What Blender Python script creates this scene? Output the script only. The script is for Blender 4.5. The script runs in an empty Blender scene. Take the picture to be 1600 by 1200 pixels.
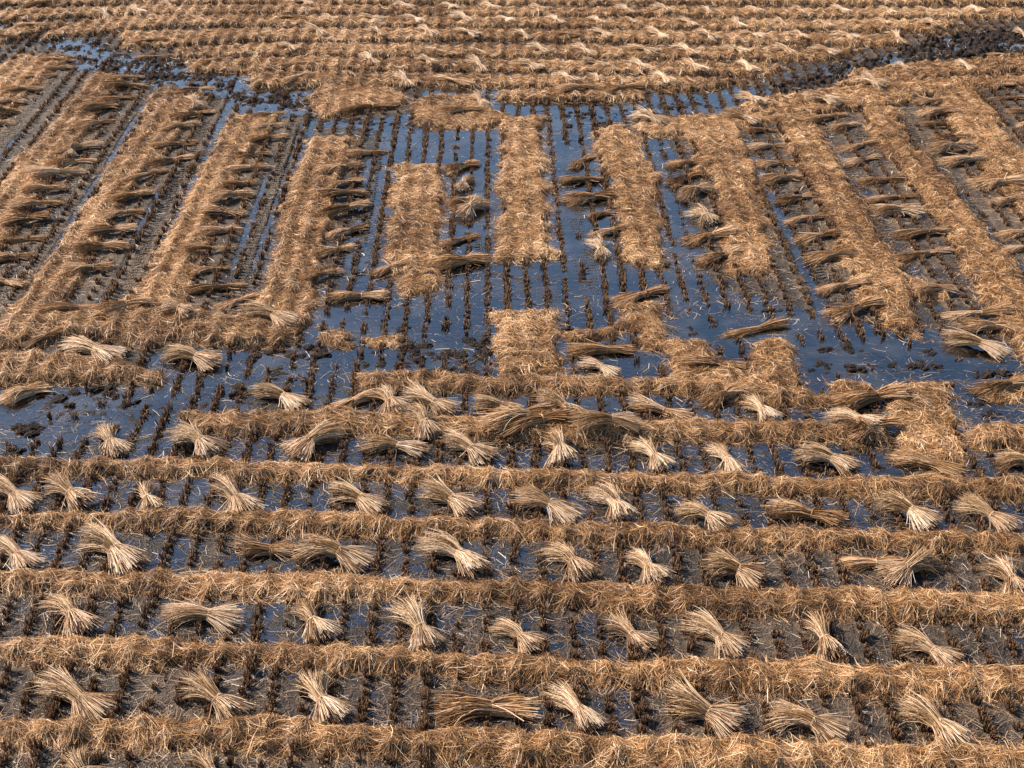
import bpy, math, random
import numpy as np
R = math.radians
sc = bpy.context.scene
rng = np.random.default_rng(7)
random.seed(7)

# ------------------------------------------------------------------ camera, sky, sun, exposure
F = 2300.0                      # focal length in pixels of a 1600 px wide frame
PITCH = R(29.5)
HCAM = 10.0
cam = bpy.data.cameras.new('camera')
camo = bpy.data.objects.new('camera', cam)
sc.collection.objects.link(camo)
camo.location = (0, 0, HCAM)
camo.rotation_euler = (R(90) - PITCH, 0, 0)
cam.sensor_width = 36
cam.lens = 36 * F / 1600
cam.clip_end = 2000
sc.camera = camo

SUN_EL, SUN_AZ = R(40), R(-64)   # azimuth from +Y, negative = to the left
w = bpy.data.worlds.new('World')
sc.world = w
w.use_nodes = True
nt = w.node_tree
sky = nt.nodes.new('ShaderNodeTexSky')
sky.sky_type = 'NISHITA'
sky.sun_disc = False
sky.sun_elevation = SUN_EL
sky.sun_rotation = SUN_AZ
sky.dust_density = 0.6
sky.ozone_density = 2.0
bg = nt.nodes['Background']
bg.inputs['Strength'].default_value = 0.108
nt.links.new(sky.outputs['Color'], bg.inputs['Color'])
sl = bpy.data.lights.new('sun', 'SUN')
sl.energy = 5.0
sl.angle = R(0.5)
sl.color = (1.0, 0.92, 0.80)
so = bpy.data.objects.new('sun', sl)
sc.collection.objects.link(so)
so.rotation_euler = (R(90) - SUN_EL, 0, math.pi - SUN_AZ)
sc.view_settings.view_transform = 'Standard'
sc.view_settings.look = 'None'
sc.view_settings.exposure = 1.0
sc.view_settings.gamma = 1.0
sc.cycles.max_bounces = 6
sc.cycles.transparent_max_bounces = 6

CT, ST = math.cos(PITCH), math.sin(PITCH)
def G(px, py):
    """where a point of the 1600x1200 photo lies on the field"""
    u = (px - 800) / F; v = (py - 600) / F
    t = HCAM / (ST + v * CT)
    return (u * t, (CT - v * ST) * t)
def PX(X, Y):
    """field point -> photo pixel (for reading the map below)"""
    zc = Y * CT + HCAM * ST
    u = X / zc
    v = (HCAM * CT - Y * ST) / zc
    return 800 + u * F, 600 + v * F
ROW = math.atan((765 - 800) / F * CT)     # the stubble rows run this way
RDX, RDY = math.sin(ROW), math.cos(ROW)

# ------------------------------------------------------------------ noise
_tab = rng.random((8, 512, 512)).astype(np.float32)
def vn(x, y, s, k=0):
    x = np.asarray(x) / s + 137.3 * (k + 1); y = np.asarray(y) / s + 71.7 * (k + 1)
    xi = np.floor(x).astype(np.int32); yi = np.floor(y).astype(np.int32)
    fx = x - xi; fy = y - yi
    fx = fx * fx * (3 - 2 * fx); fy = fy * fy * (3 - 2 * fy)
    t = _tab[k % 8]
    a = t[xi & 511, yi & 511]; b = t[(xi + 1) & 511, yi & 511]
    c = t[xi & 511, (yi + 1) & 511]; d = t[(xi + 1) & 511, (yi + 1) & 511]
    return (a + (b - a) * fx) * (1 - fy) + (c + (d - c) * fx) * fy - 0.5
def sstep(a, b, x):
    t = np.clip((x - a) / (b - a), 0, 1)
    return t * t * (3 - 2 * t)
def sdf(poly, x, y):
    """signed distance to a polygon, negative inside"""
    P = np.array(poly, float)
    d = np.full(x.shape, 1e18); s = np.ones(x.shape)
    n = len(P)
    for i in range(n):
        a = P[i]; b = P[i - 1]
        ex, ey = b - a
        wx = x - a[0]; wy = y - a[1]
        t = np.clip((wx * ex + wy * ey) / (ex * ex + ey * ey + 1e-12), 0, 1)
        dx = wx - ex * t; dy = wy - ey * t
        d = np.minimum(d, dx * dx + dy * dy)
        c1 = y >= a[1]; c2 = y < b[1]; c3 = ex * wy > ey * wx
        s = np.where((c1 & c2 & c3) | (~c1 & ~c2 & ~c3), -s, s)
    return np.sqrt(d) * s

# ------------------------------------------------------------------ materials
def mat(name):
    m = bpy.data.materials.new(name); m.use_nodes = True
    n = m.node_tree; n.nodes.clear()
    out = n.nodes.new('ShaderNodeOutputMaterial')
    return m, n, out
def ramp(n, cols):
    r = n.nodes.new('ShaderNodeValToRGB')
    e = r.color_ramp.elements
    while len(e) < len(cols): e.new(0.5)
    for k, (p, c) in enumerate(cols):
        e[k].position = p; e[k].color = (*c, 1)
    return r
def straw_mat(name, cols, rough=0.55, trans=0.3, vary=0.0):
    m, n, out = mat(name)
    at = n.nodes.new('ShaderNodeAttribute'); at.attribute_name = 'tone'
    r = ramp(n, cols)
    fac = at.outputs['Fac']
    if vary:
        oi = n.nodes.new('ShaderNodeObjectInfo')
        ma = n.nodes.new('ShaderNodeMath'); ma.operation = 'MULTIPLY_ADD'
        n.links.new(oi.outputs['Random'], ma.inputs[0])
        ma.inputs[1].default_value = vary
        ad = n.nodes.new('ShaderNodeMath'); ad.operation = 'ADD'
        ad.inputs[1].default_value = -vary / 2
        n.links.new(at.outputs['Fac'], ad.inputs[0])
        n.links.new(ad.outputs[0], ma.inputs[2])
        fac = ma.outputs[0]
    n.links.new(fac, r.inputs['Fac'])
    p = n.nodes.new('ShaderNodeBsdfPrincipled')
    p.inputs['Roughness'].default_value = rough
    p.inputs['Specular IOR Level'].default_value = 0.35
    n.links.new(r.outputs['Color'], p.inputs['Base Color'])
    t = n.nodes.new('ShaderNodeBsdfTranslucent')
    n.links.new(r.outputs['Color'], t.inputs['Color'])
    mx = n.nodes.new('ShaderNodeMixShader'); mx.inputs[0].default_value = trans
    n.links.new(p.outputs[0], mx.inputs[1]); n.links.new(t.outputs[0], mx.inputs[2])
    n.links.new(mx.outputs[0], out.inputs[0])
    return m
M = {}
M['straw'] = straw_mat('swath_straw', [(0, (.055, .026, .012)), (.25, (.20, .089, .030)), (.5, (.44, .220, .078)), (.75, (.70, .398, .168)), (1, (.95, .71, .46))], .45, .16)
M['under'] = straw_mat('shaded_straw_bed', [(0, (.014, .008, .005)), (1, (.12, .066, .032))], .9, 0.0)  # straw under the mats, coloured near black as the shade in the gaps
M['stalk'] = straw_mat('cut_stalk', [(0, (.16, .08, .035)), (.3, (.45, .24, .11)), (.6, (.76, .495, .28)), (1, (.98, .81, .61))], .4, .2, .2)
M['leafy'] = straw_mat('leafy_top', [(0, (.12, .06, .022)), (.3, (.34, .178, .07)), (.65, (.64, .395, .20)), (1, (.95, .73, .51))], .45, .2, .25)
M['olive'] = straw_mat('olive_straw', [(0, (.08, .042, .016)), (.35, (.37, .178, .065)), (.7, (.66, .375, .165)), (1, (.90, .66, .43))], .45, .2, .5)
M['white'] = straw_mat('bleached_straw', [(0, (.24, .13, .06)), (.5, (.60, .39, .22)), (1, (.88, .68, .48))], .5, .2, .3)
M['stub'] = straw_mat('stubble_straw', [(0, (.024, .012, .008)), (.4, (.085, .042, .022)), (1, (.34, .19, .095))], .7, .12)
M['bits'] = straw_mat('loose_bits', [(0, (.06, .034, .020)), (.5, (.24, .145, .085)), (.85, (.50, .36, .25)), (1, (.8, .68, .55))], .5, .2)

def mud_mat(name, clod=False):
    m, n, out = mat(name)
    geo = n.nodes.new('ShaderNodeNewGeometry')
    sep = n.nodes.new('ShaderNodeSeparateXYZ')
    n.links.new(geo.outputs['Position'], sep.inputs[0])
    nz = n.nodes.new('ShaderNodeTexNoise'); nz.inputs['Scale'].default_value = 9
    nz.inputs['Detail'].default_value = 6
    n.links.new(geo.outputs['Position'], nz.inputs['Vector'])
    dry = ramp(n, [(.3, (.016, .012, .010)), (.7, (.062, .046, .035))])
    if clod: dry = ramp(n, [(.3, (.014, .010, .008)), (.7, (.045, .030, .022))])
    n.links.new(nz.outputs['Fac'], dry.inputs['Fac'])
    wet = n.nodes.new('ShaderNodeRGB'); wet.outputs[0].default_value = (.026, .020, .017, 1)
    mr = n.nodes.new('ShaderNodeMapRange')
    mr.inputs['From Min'].default_value = -0.002; mr.inputs['From Max'].default_value = 0.012
    n.links.new(sep.outputs['Z'], mr.inputs['Value'])
    mx = n.nodes.new('ShaderNodeMixRGB')
    n.links.new(mr.outputs[0], mx.inputs['Fac'])
    n.links.new(wet.outputs[0], mx.inputs[1]); n.links.new(dry.outputs[0], mx.inputs[2])
    if not clod:
        mr2 = n.nodes.new('ShaderNodeMapRange')
        mr2.inputs['From Min'].default_value = 0.010; mr2.inputs['From Max'].default_value = 0.030
        n.links.new(sep.outputs['Z'], mr2.inputs['Value'])
        m3 = n.nodes.new('ShaderNodeMixRGB')
        n.links.new(mr2.outputs[0], m3.inputs['Fac'])
        n.links.new(mx.outputs[0], m3.inputs[1]); m3.inputs[2].default_value = (.140, .092, .056, 1)
        mx = m3
    # churned, trodden mud stays dark however high it stands
    at = n.nodes.new('ShaderNodeAttribute'); at.attribute_name = 'churn'
    m2 = n.nodes.new('ShaderNodeMixRGB')
    n.links.new(at.outputs['Fac'], m2.inputs['Fac'])
    n.links.new(mx.outputs[0], m2.inputs[1]); m2.inputs[2].default_value = (.018, .012, .010, 1)
    p = n.nodes.new('ShaderNodeBsdfPrincipled')
    n.links.new(m2.outputs[0], p.inputs['Base Color']); p.inputs['Specular IOR Level'].default_value = .06 if clod else .22
    rg = n.nodes.new('ShaderNodeMapRange'); rg.inputs['To Min'].default_value = .25; rg.inputs['To Max'].default_value = .6
    n.links.new(mr.outputs[0], rg.inputs['Value'])
    mrg = n.nodes.new('ShaderNodeMath'); mrg.operation = 'MAXIMUM'
    n.links.new(rg.outputs[0], mrg.inputs[0]); n.links.new(at.outputs['Fac'], mrg.inputs[1])
    n.links.new(mrg.outputs[0], p.inputs['Roughness'])
    b = n.nodes.new('ShaderNodeBump'); b.inputs['Strength'].default_value = 1.0; b.inputs['Distance'].default_value = .035
    nf = n.nodes.new('ShaderNodeTexNoise'); nf.inputs['Scale'].default_value = 45; nf.inputs['Detail'].default_value = 5
    n.links.new(geo.outputs['Position'], nf.inputs['Vector'])
    n.links.new(nf.outputs['Fac'], b.inputs['Height']); n.links.new(b.outputs[0], p.inputs['Normal'])
    n.links.new(p.outputs[0], out.inputs[0])
    return m
M['mud'] = mud_mat('paddy_mud')
M['clod'] = mud_mat('clod_mud', True)

m, n, out = mat('paddy_water')
tr = n.nodes.new('ShaderNodeBsdfTransparent'); tr.inputs[0].default_value = (.62, .62, .60, 1)
gl = n.nodes.new('ShaderNodeBsdfGlossy'); gl.inputs['Roughness'].default_value = .05
gl.inputs['Color'].default_value = (1, 1, 1, 1)
fr = n.nodes.new('ShaderNodeFresnel'); fr.inputs['IOR'].default_value = 2.0
geo = n.nodes.new('ShaderNodeNewGeometry')
mp = n.nodes.new('ShaderNodeMapping'); mp.inputs['Scale'].default_value = (5, 14, 1); mp.inputs['Rotation'].default_value = (0, 0, .3)
n.links.new(geo.outputs['Position'], mp.inputs['Vector'])
nz = n.nodes.new('ShaderNodeTexNoise'); nz.inputs['Scale'].default_value = 1.0; nz.inputs['Detail'].default_value = 3
n.links.new(mp.outputs[0], nz.inputs['Vector'])
b = n.nodes.new('ShaderNodeBump'); b.inputs['Strength'].default_value = .5; b.inputs['Distance'].default_value = .006
n.links.new(nz.outputs['Fac'], b.inputs['Height'])
n.links.new(b.outputs[0], gl.inputs['Normal']); n.links.new(b.outputs[0], fr.inputs['Normal'])
# silt and scum drifting in the shallow water
sn = n.nodes.new('ShaderNodeTexNoise'); sn.inputs['Scale'].default_value = .9; sn.inputs['Detail'].default_value = 8; sn.inputs['Roughness'].default_value = .65
n.links.new(geo.outputs['Position'], sn.inputs['Vector'])
sr = n.nodes.new('ShaderNodeMapRange'); sr.inputs['From Min'].default_value = .45; sr.inputs['From Max'].default_value = .72; sr.inputs['To Max'].default_value = .55
n.links.new(sn.outputs['Fac'], sr.inputs['Value'])
sd = n.nodes.new('ShaderNodeBsdfDiffuse'); sd.inputs[0].default_value = (.085, .072, .062, 1)
sm = n.nodes.new('ShaderNodeMixShader')
n.links.new(sr.outputs[0], sm.inputs[0]); n.links.new(tr.outputs[0], sm.inputs[1]); n.links.new(sd.outputs[0], sm.inputs[2])
tr = sm
mx = n.nodes.new('ShaderNodeMixShader')
n.links.new(fr.outputs[0], mx.inputs[0]); n.links.new(tr.outputs[0], mx.inputs[1]); n.links.new(gl.outputs[0], mx.inputs[2])
n.links.new(mx.outputs[0], out.inputs[0])
M['water'] = m

# ------------------------------------------------------------------ mesh helpers
def make_mesh(name, V, Fc, mats, tone=None, midx=None, smooth=True, attr='tone'):
    """Fc: (n,4) quads or (n,3) tris"""
    me = bpy.data.meshes.new(name)
    V = np.ascontiguousarray(V, dtype=np.float32).reshape(-1, 3)
    Fc = np.ascontiguousarray(Fc, dtype=np.int32)
    k = Fc.shape[1]
    me.vertices.add(len(V)); me.vertices.foreach_set('co', V.ravel())
    me.loops.add(Fc.size); me.loops.foreach_set('vertex_index', Fc.ravel())
    me.polygons.add(len(Fc))
    me.polygons.foreach_set('loop_start', np.arange(0, Fc.size, k, dtype=np.int32))
    if smooth: me.polygons.foreach_set('use_smooth', np.ones(len(Fc), dtype=bool))
    for x in mats: me.materials.append(x)
    if midx is not None: me.polygons.foreach_set('material_index', np.ascontiguousarray(midx, dtype=np.int32))
    me.update(calc_edges=True)
    if tone is not None:
        a = me.attributes.new(attr, 'FLOAT', 'POINT')
        a.data.foreach_set('value', np.ascontiguousarray(tone, dtype=np.float32))
    return me
def link(name, me, parent=None, loc=None):
    o = bpy.data.objects.new(name, me)
    sc.collection.objects.link(o)
    if parent is not None: o.parent = parent
    if loc is not None: o.location = loc
    return o
def tag(o, label=None, cat=None, group=None, kind=None):
    if label: o['label'] = label
    if cat: o['category'] = cat
    if group: o['group'] = group
    if kind: o['kind'] = kind
def ribbons(P, wv, base=0):
    """P (N,k,3) centre lines, wv (N,k,3) half width vectors -> verts, quads"""
    N, k = P.shape[:2]
    V = np.stack([P - wv, P + wv], axis=2).reshape(-1, 3)
    i = (np.arange(N) * k * 2)[:, None] + (np.arange(k - 1) * 2)[None, :]
    i = i.ravel() + base
    Fq = np.stack([i, i + 1, i + 3, i + 2], axis=1)
    return V, Fq
def tubes(P, rad, base=0):
    """three-sided stalks along P (N,k,3), radius (N,k)"""
    N, k = P.shape[:2]
    d = P[:, -1] - P[:, 0]; d /= np.linalg.norm(d, axis=1, keepdims=True) + 1e-9
    up = np.tile(np.array([0.05, 0.02, 1.0]), (N, 1)); up[np.abs(d[:, 2]) > .9] = (1, 0, 0.1)
    s = np.cross(d, up); s /= np.linalg.norm(s, axis=1, keepdims=True)
    u = np.cross(s, d)
    roll = rng.random(N) * 2.1
    V = np.empty((N, k, 3, 3))
    for j in range(3):
        a = roll + j * 2.0944
        o = s * np.cos(a)[:, None] + u * np.sin(a)[:, None]
        V[:, :, j] = P + o[:, None, :] * rad[:, :, None]
    b0 = (np.arange(N) * k * 3)[:, None, None] + (np.arange(k - 1) * 3)[None, :, None] + base
    j = np.arange(3)[None, None, :]; j2 = (j + 1) % 3
    Fq = np.stack(np.broadcast_arrays(b0 + j, b0 + j2, b0 + 3 + j2, b0 + 3 + j), axis=-1).reshape(-1, 4)
    return V.reshape(-1, 3), Fq

# ------------------------------------------------------------------ the map of the field, read off the photograph
def ray(x300, y):            # a stubble row that passes x300 at photo line 300
    return 765 + (x300 - 765) * (y + 700) / 1000.0
def strip(a, b, y0, y1, slant=0):
    return [(ray(a, y0), y0), (ray(b, y0), y0 + slant), (ray(b, y1), y1 + slant), (ray(a, y1), y1)]
def band(top, bot):
    return list(top) + list(reversed(bot))
FRONT = [
 ('straw_swath', 'lowest long straw swath, across the very bottom of the photo', band([(-120,1113),(400,1118),(800,1140),(1200,1157),(1720,1174)], [(-120,1163),(400,1180),(800,1203),(1200,1220),(1720,1238)])),
 ('straw_swath', 'long straw swath second from the bottom, between the two lowest lines of fanned sheaves', band([(-120,988),(400,999),(800,1020),(1200,1033),(1720,1052)], [(-120,1038),(400,1045),(800,1072),(1200,1088),(1720,1106)])),
 ('straw_swath', 'long straw swath third from the bottom, running edge to edge', band([(-120,889),(400,891),(800,904),(1200,916),(1720,930)], [(-120,924),(400,938),(800,950),(1200,970),(1720,990)])),
 ('straw_swath', 'long straw swath fourth from the bottom, running edge to edge', band([(-120,793),(400,798),(800,809),(1200,822),(1720,837)], [(-120,828),(400,832),(800,848),(1200,862),(1720,880)])),
 ('straw_swath', 'long straw swath fifth from the bottom, its left end beside the blue pool', band([(-120,711),(400,717),(800,730),(1200,740),(1720,750)], [(-120,741),(400,750),(800,763),(1200,776),(1720,790)])),
 ('straw_swath', 'straw swath starting right of the left pool, under the pile of dark olive sheaves', [(285,648),(400,644),(800,655),(1200,663),(1390,664),(1390,697),(1200,694),(800,689),(400,678),(300,679)]),
 ('straw_swath', 'short straw swath at the lower edge of the central pool', [(556,588),(640,582),(780,590),(900,588),(1080,596),(1210,606),(1300,622),(1300,640),(1180,628),(1000,617),(800,618),(560,612)]),
 ('straw_swath', 'short straw swath at the right edge, below the dark pool', [(1500,676),(1560,668),(1720,672),(1720,706),(1510,704)]),
 ('straw_swath', 'straw swath reaching into the left pool from the left edge', [(-120,548),(0,556),(100,562),(200,568),(262,592),(250,603),(130,600),(-20,606),(-120,606)]),
 ('straw_swath', 'curved straw swath along the feet of the left columns, above the left pool', [(60,500),(200,488),(330,494),(400,498),(465,520),(452,548),(400,546),(270,538),(240,547),(120,532),(20,548),(-100,545),(-100,515)]),
]
COLS = [
 ('straw_swath', 'upper piece of the straight straw column in the middle of the field', [(785,183),(846,185),(868,402),(775,408)]),
 ('straw_swath', 'lower piece of the middle straw column, a square mat surrounded by water', [(772,492),(868,487),(882,585),(775,590)]),
 ('straw_swath', 'narrow straw column just left of the middle one, ending in two crossing sheaves', [(618,258),(690,260),(690,432),(598,432)]),
 ('straw_swath', 'straw column with a long line of sheaves on its right, second left of the middle', [(485,222),(560,215),(520,300),(505,400),(490,505),(460,522),(390,505),(412,430),(450,300)]),
 ('straw_swath', 'straw column third left of the middle one', [(358,180),(440,182),(345,300),(290,490),(190,492),(232,425),(297,300)]),
 ('straw_swath', 'straw column fourth left of the middle one', [(245,141),(325,146),(212,300),(150,400),(90,505),(-10,520),(75,410),(150,300)]),
 ('straw_swath', 'straw column fifth left of the middle one, its foot outside the frame', [(146,116),(205,120),(68,300),(-20,420),(-120,520),(-160,500),(-10,300)]),
 ('straw_swath', 'straw column in the upper left corner', [(38,88),(112,90),(40,150),(-60,260),(-140,290),(-140,262)]),
 ('straw_swath', 'straw column just right of the middle one', [(930,208),(965,192),(1008,222),(1030,300),(1042,418),(965,412),(958,300),(925,232)]),
 ('straw_swath', 'straw column second right of the middle one', [(1065,208),(1150,200),(1160,215),(1190,300),(1216,435),(1138,436),(1112,300),(1078,232)]),
 ('straw_swath', 'straw column third right of the middle one, its foot in the right pool', [(1205,180),(1272,182),(1290,230),(1345,300),(1402,400),(1440,505),(1430,528),(1370,505),(1312,400),(1268,300),(1225,230)]),
 ('straw_swath', 'straw column fourth right of the middle one', [(1335,170),(1400,172),(1425,230),(1492,300),(1560,390),(1660,520),(1700,640),(1590,560),(1540,480),(1490,400),(1434,300),(1375,230)]),
 ('straw_swath', 'straw column near the right edge, beside the upper line of dark sheaves', [(1450,140),(1515,140),(1600,240),(1720,380),(1720,420),(1640,380),(1560,300),(1495,215)]),
]
BLOCKS = [
 ('straw_mat', 'tall straw mat jutting into the right pool, taller than the mat left of it', [(1392,612),(1430,600),(1486,602),(1492,640),(1506,680),(1508,735),(1400,720),(1392,690),(1398,660)]),
 ('straw_mat', 'squarish straw mat left of the right pool, lit on top', [(1175,540),(1220,534),(1250,545),(1254,600),(1250,640),(1180,628),(1168,590)]),
 ('straw_mat', 'ragged straw mat hanging below the sheaf right of the middle column', [(965,475),(1040,470),(1046,545),(1012,552),(995,520),(960,498)]),
 ('straw_mat', 'irregular straw mat in the water below the ragged mat', [(1040,535),(1080,533),(1120,550),(1155,580),(1175,600),(1100,615),(1020,612),(1010,600),(1050,575)]),
 ('straw_mat', 'rounded straw mat left of the dark round clod at the right pool', [(1294,602),(1320,593),(1352,600),(1358,620),(1300,622)]),
 ('straw_mat', 'small rounded straw mat below the two crossing sheaves', [(622,438),(650,430),(690,436),(676,456),(640,466),(624,452)]),
 ('straw_mat', 'small muddy straw mat floating left in the central pool', [(494,526),(520,520),(546,526),(550,542),(525,549),(500,538)]),
 ('straw_mat', 'thin straw mat at the left side of the middle of the central pool', [(570,532),(600,526),(628,528),(622,542),(585,546)]),
 ('straw_mat', 'thin straw tongue right of the lower middle mat', [(880,524),(900,518),(960,514),(975,524),(930,534),(884,540)]),
 ('straw_mat', 'low straw mat at the bottom of the central pool, left of the ragged mat', [(955,500),(1000,505),(1000,515),(950,520)]),
 ('straw_mat', 'broken straw patch at the right edge with dark mud beneath it', [(1530,612),(1560,600),(1640,596),(1640,622),(1545,628)]),
 ('straw_mat', 'spread straw patch between the last two columns at the right edge', [(1420,440),(1460,450),(1490,462),(1480,474),(1432,468)]),
 ('straw_mat', 'straw sheet at the head of the columns right of the middle', [(990,200),(1010,188),(1060,186),(1120,182),(1200,180),(1215,192),(1150,205),(1080,212),(1010,216)]),
 ('straw_mat', 'straw sheet above the head of the narrow column', [(640,165),(690,148),(745,152),(770,172),(790,185),(765,200),(700,202),(645,196),(650,180)]),
 ('straw_mat', 'straw sheet between the two upper pools left of the middle', [(485,155),(500,135),(600,132),(640,150),(635,165),(560,180),(510,185),(490,175)]),
]
TOP = [
 ('straw_swath', 'far straw swath along the very top edge', band([(-200,2),(400,-3),(800,-3),(1750,-1)], [(-200,11),(400,8),(800,8),(1750,10)])),
 ('straw_swath', 'far straw swath second from the top', band([(-100,30),(150,14),(400,10),(800,14),(1250,16),(1750,18)], [(-100,44),(150,28),(400,22),(800,27),(1250,29),(1750,32)])),
 ('straw_swath', 'far straw swath third from the top', band([(120,36),(250,26),(500,28),(800,31),(1250,35),(1500,36)], [(60,62),(250,44),(500,43),(800,45),(1250,50),(1480,52)])),
 ('straw_swath', 'far straw swath fourth from the top', band([(190,54),(400,48),(800,50),(1250,55),(1420,59)], [(190,78),(400,66),(800,66),(1250,72),(1400,74)])),
 ('straw_swath', 'far straw swath fifth from the top', band([(275,80),(400,72),(800,74),(1150,77),(1350,80)], [(270,94),(400,90),(800,90),(1150,95),(1300,96)])),
 ('straw_swath', 'far straw swath sixth from the top', band([(290,98),(400,92),(800,97),(1100,102),(1230,106)], [(300,114),(400,114),(800,113),(1100,119),(1200,121)])),
 ('straw_swath', 'far straw swath seventh from the top, its left end by the upper pool', band([(390,117),(500,114),(800,121),(1100,126),(1170,128)], [(395,138),(490,136),(800,138),(1100,142)])),
 ('straw_swath', 'straw swath just above the upper central pool', band([(770,146),(860,141),(960,139),(1010,142)], [(780,158),(900,160),(1005,156)])),
 ('straw_swath', 'broad straw swath at the right edge below the churned black mud', [(1300,138),(1330,115),(1420,101),(1600,88),(1750,76),(1750,98),(1600,112),(1480,124),(1380,136)]),
 ('straw_swath', 'broad straw swath above the heads of the right columns', [(1165,160),(1230,152),(1320,138),(1500,124),(1750,108),(1750,128),(1600,136),(1500,140),(1400,168),(1300,180),(1200,182),(1150,172)]),
 ('straw_swath', 'far straw swath rising to the upper left corner', [(-150,88),(-60,62),(60,38),(130,36),(60,52),(-20,78),(-150,112)]),
]
EXTRA = [('straw_swath', 'straw swath below the bottom edge of the photo', band([(-120,1252),(400,1268),(800,1290),(1200,1308),(1720,1330)], [(-120,1310),(400,1335),(800,1360),(1200,1375),(1720,1400)])),]

WET = [  # (polygon in photo pixels, depth m, edge softness px)
 ([(500,190),(640,180),(780,150),(940,150),(960,180),(930,210),(1010,230),(1060,300),(1110,440),(1240,480),(1300,500),(1440,500),(1480,520),(1600,540),(1700,560),(1700,690),(1500,690),(1300,680),(1000,600),(560,600),(480,600),(380,610),(300,650),(150,700),(-150,730),(-150,598),(100,598),(262,602),(240,560),(330,545),(480,540),(480,500),(560,440),(590,410),(600,260),(590,215)], .020, 14),
 ([(40,55),(120,60),(180,85),(300,95),(400,115),(500,138),(495,190),(470,180),(380,180),(330,145),(240,130),(120,110),(95,80)], .026, 6),
 ([(-20,30),(20,35),(15,50),(-30,55)], .014, 4),
 ([(340,20),(400,0),(470,0),(440,14),(380,30),(300,40)], .014, 4),
 ([(700,120),(1180,140),(1200,165),(1160,182),(1000,172),(940,185),(800,165),(640,160)], .014, 8),
 ([(400,90),(1700,90),(1700,136),(400,136)], .0028, 6),
 ([(1180,150),(1230,130),(1300,120),(1210,157)], .004, 6),
 ([(-200,600),(1800,600),(1800,765),(-200,740)], .014, 8),
 ([(-200,740),(1800,765),(1800,850),(-200,830)], .011, 8),
 ([(-200,830),(1050,850),(1250,960),(900,1000),(300,1015),(-200,1010)], .0075, 20),
 ([(-200,920),(500,920),(1100,940),(1000,1030),(300,1030),(-200,1010)], .0065, 20),
 ([(300,1050),(1150,1060),(1050,1150),(450,1140)], .005, 20),
]
# thin water lines that follow the rows: (x at line 300, from y, to y, half width m)
FURROWS = [(143,120,505,.07),(297,150,490,.09),(452,140,500,.10),(437,200,500,.06),(612,215,420,.14),(590,215,420,.05),(875,210,500,.12),(1038,215,480,.12),(1208,240,500,.12),
           (1345,210,450,.07),(1352,300,480,.10),(1505,300,480,.07),(770,190,410,.12),(708,210,400,.10),(1060,215,420,.10),(-40,200,420,.05),(410,240,470,.08),(250,300,480,.05),(570,240,420,.08)]
# crawler tracks with tread bars: (x at line 300, from y, to y, half width m)
TRACKS = [(108,125,480,.12),(277,150,490,.12),(424,150,490,.12),(438,200,480,.10),(592,215,430,.10),(635,205,258,.09),(705,200,258,.09),(750,205,410,.07),(893,215,470,.10),
          (908,300,470,.08),(1062,215,430,.12),(1228,250,480,.12),(1345,200,470,.11),(1500,140,480,.12),(1400,160,260,.10),(-60,100,480,.12),(560,260,430,.09)]
CHURN = [ # (polygon px, amount of churned lumps m)
 ([(60,55),(150,62),(180,85),(300,95),(400,118),(500,138),(495,188),(400,178),(330,145),(240,130),(120,108),(95,80)], .040),
 ([(500,190),(640,180),(660,200),(560,215)], .018),
 ([(700,140),(940,160),(1180,165),(1150,185),(1000,180),(940,205),(860,200)], .014),
 ([(1180,150),(1300,104),(1400,84),(1480,55),(1700,36),(1700,80),(1480,100),(1370,105),(1320,124),(1210,157)], .070),
 ([(860,180),(950,180),(940,215),(880,210)], .022),
 ([(480,540),(760,540),(770,592),(560,596),(480,600),(400,600)], .030),
 ([(60,602),(130,602),(200,620),(330,620),(330,650),(60,680)], .012),
]

# ------------------------------------------------------------------ ground height
STEP = 0.025
gx = np.arange(-15.0, 15.0, STEP); gy = np.arange(9.0, 43.0, STEP)
XX, YY = np.meshgrid(gx, gy, indexing='ij')
PXX, PYY = PX(XX, YY)
Z = np.full(XX.shape, 0.0085)
Z += vn(XX, YY, 1.3, 0) * .010 + vn(XX, YY, .45, 1) * .010 + vn(XX, YY, .14, 2) * .015 + vn(XX, YY, .06, 3) * .014
def region(poly, soft):
    xs = [p[0] for p in poly]; ys = [p[1] for p in poly]
    m = (PXX > min(xs) - soft) & (PXX < max(xs) + soft) & (PYY > min(ys) - soft) & (PYY < max(ys) + soft)
    i = np.where(m)
    d = sdf(poly, PXX[i], PYY[i]) + vn(XX[i], YY[i], .5, 4) * soft * 1.2 + vn(XX[i], YY[i], .15, 5) * soft * .6
    return i, sstep(soft * .5, -soft * .5, d)
wet = np.zeros_like(Z)
for poly, dep, soft in WET:
    i, s = region(poly, soft)
    wet[i] = np.maximum(wet[i], s * dep)
# coordinate across and along the rows
A = XX * RDY - YY * RDX          # across
B = XX * RDX + YY * RDY          # along
X300 = 765 + (PXX - 765) * 1000.0 / (PYY + 700)
for poly, up in [([(-300,100),(240,110),(480,190),(440,300),(400,500),(-300,560)], .010), ([(1180,200),(1300,160),(1700,120),(1750,480),(1500,480),(1260,440)], .008),
                 ([(1050,960),(1750,960),(1750,1250),(-200,1250),(-200,1060),(500,1060),(1000,1160)], .004)]:
    i, s_ = region(poly, 30)
    Z[i] += s_ * up
fur = np.zeros_like(Z)
def row_a(x300):
    x, y = G(x300, 300); return x * RDY - y * RDX
for x3, y0, y1, hw in FURROWS:
    d = np.abs(A - row_a(x3) + vn(XX, YY, .8, 6) * .08)
    s = sstep(hw * 1.5, hw * .6, d) * sstep(y0 - 8, y0, PYY) * sstep(y1 + 8, y1, PYY)
    fur = np.maximum(fur, s * (.022 + vn(XX, YY, 1.7, 7) * .018))
Z -= np.maximum(wet, fur)
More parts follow.
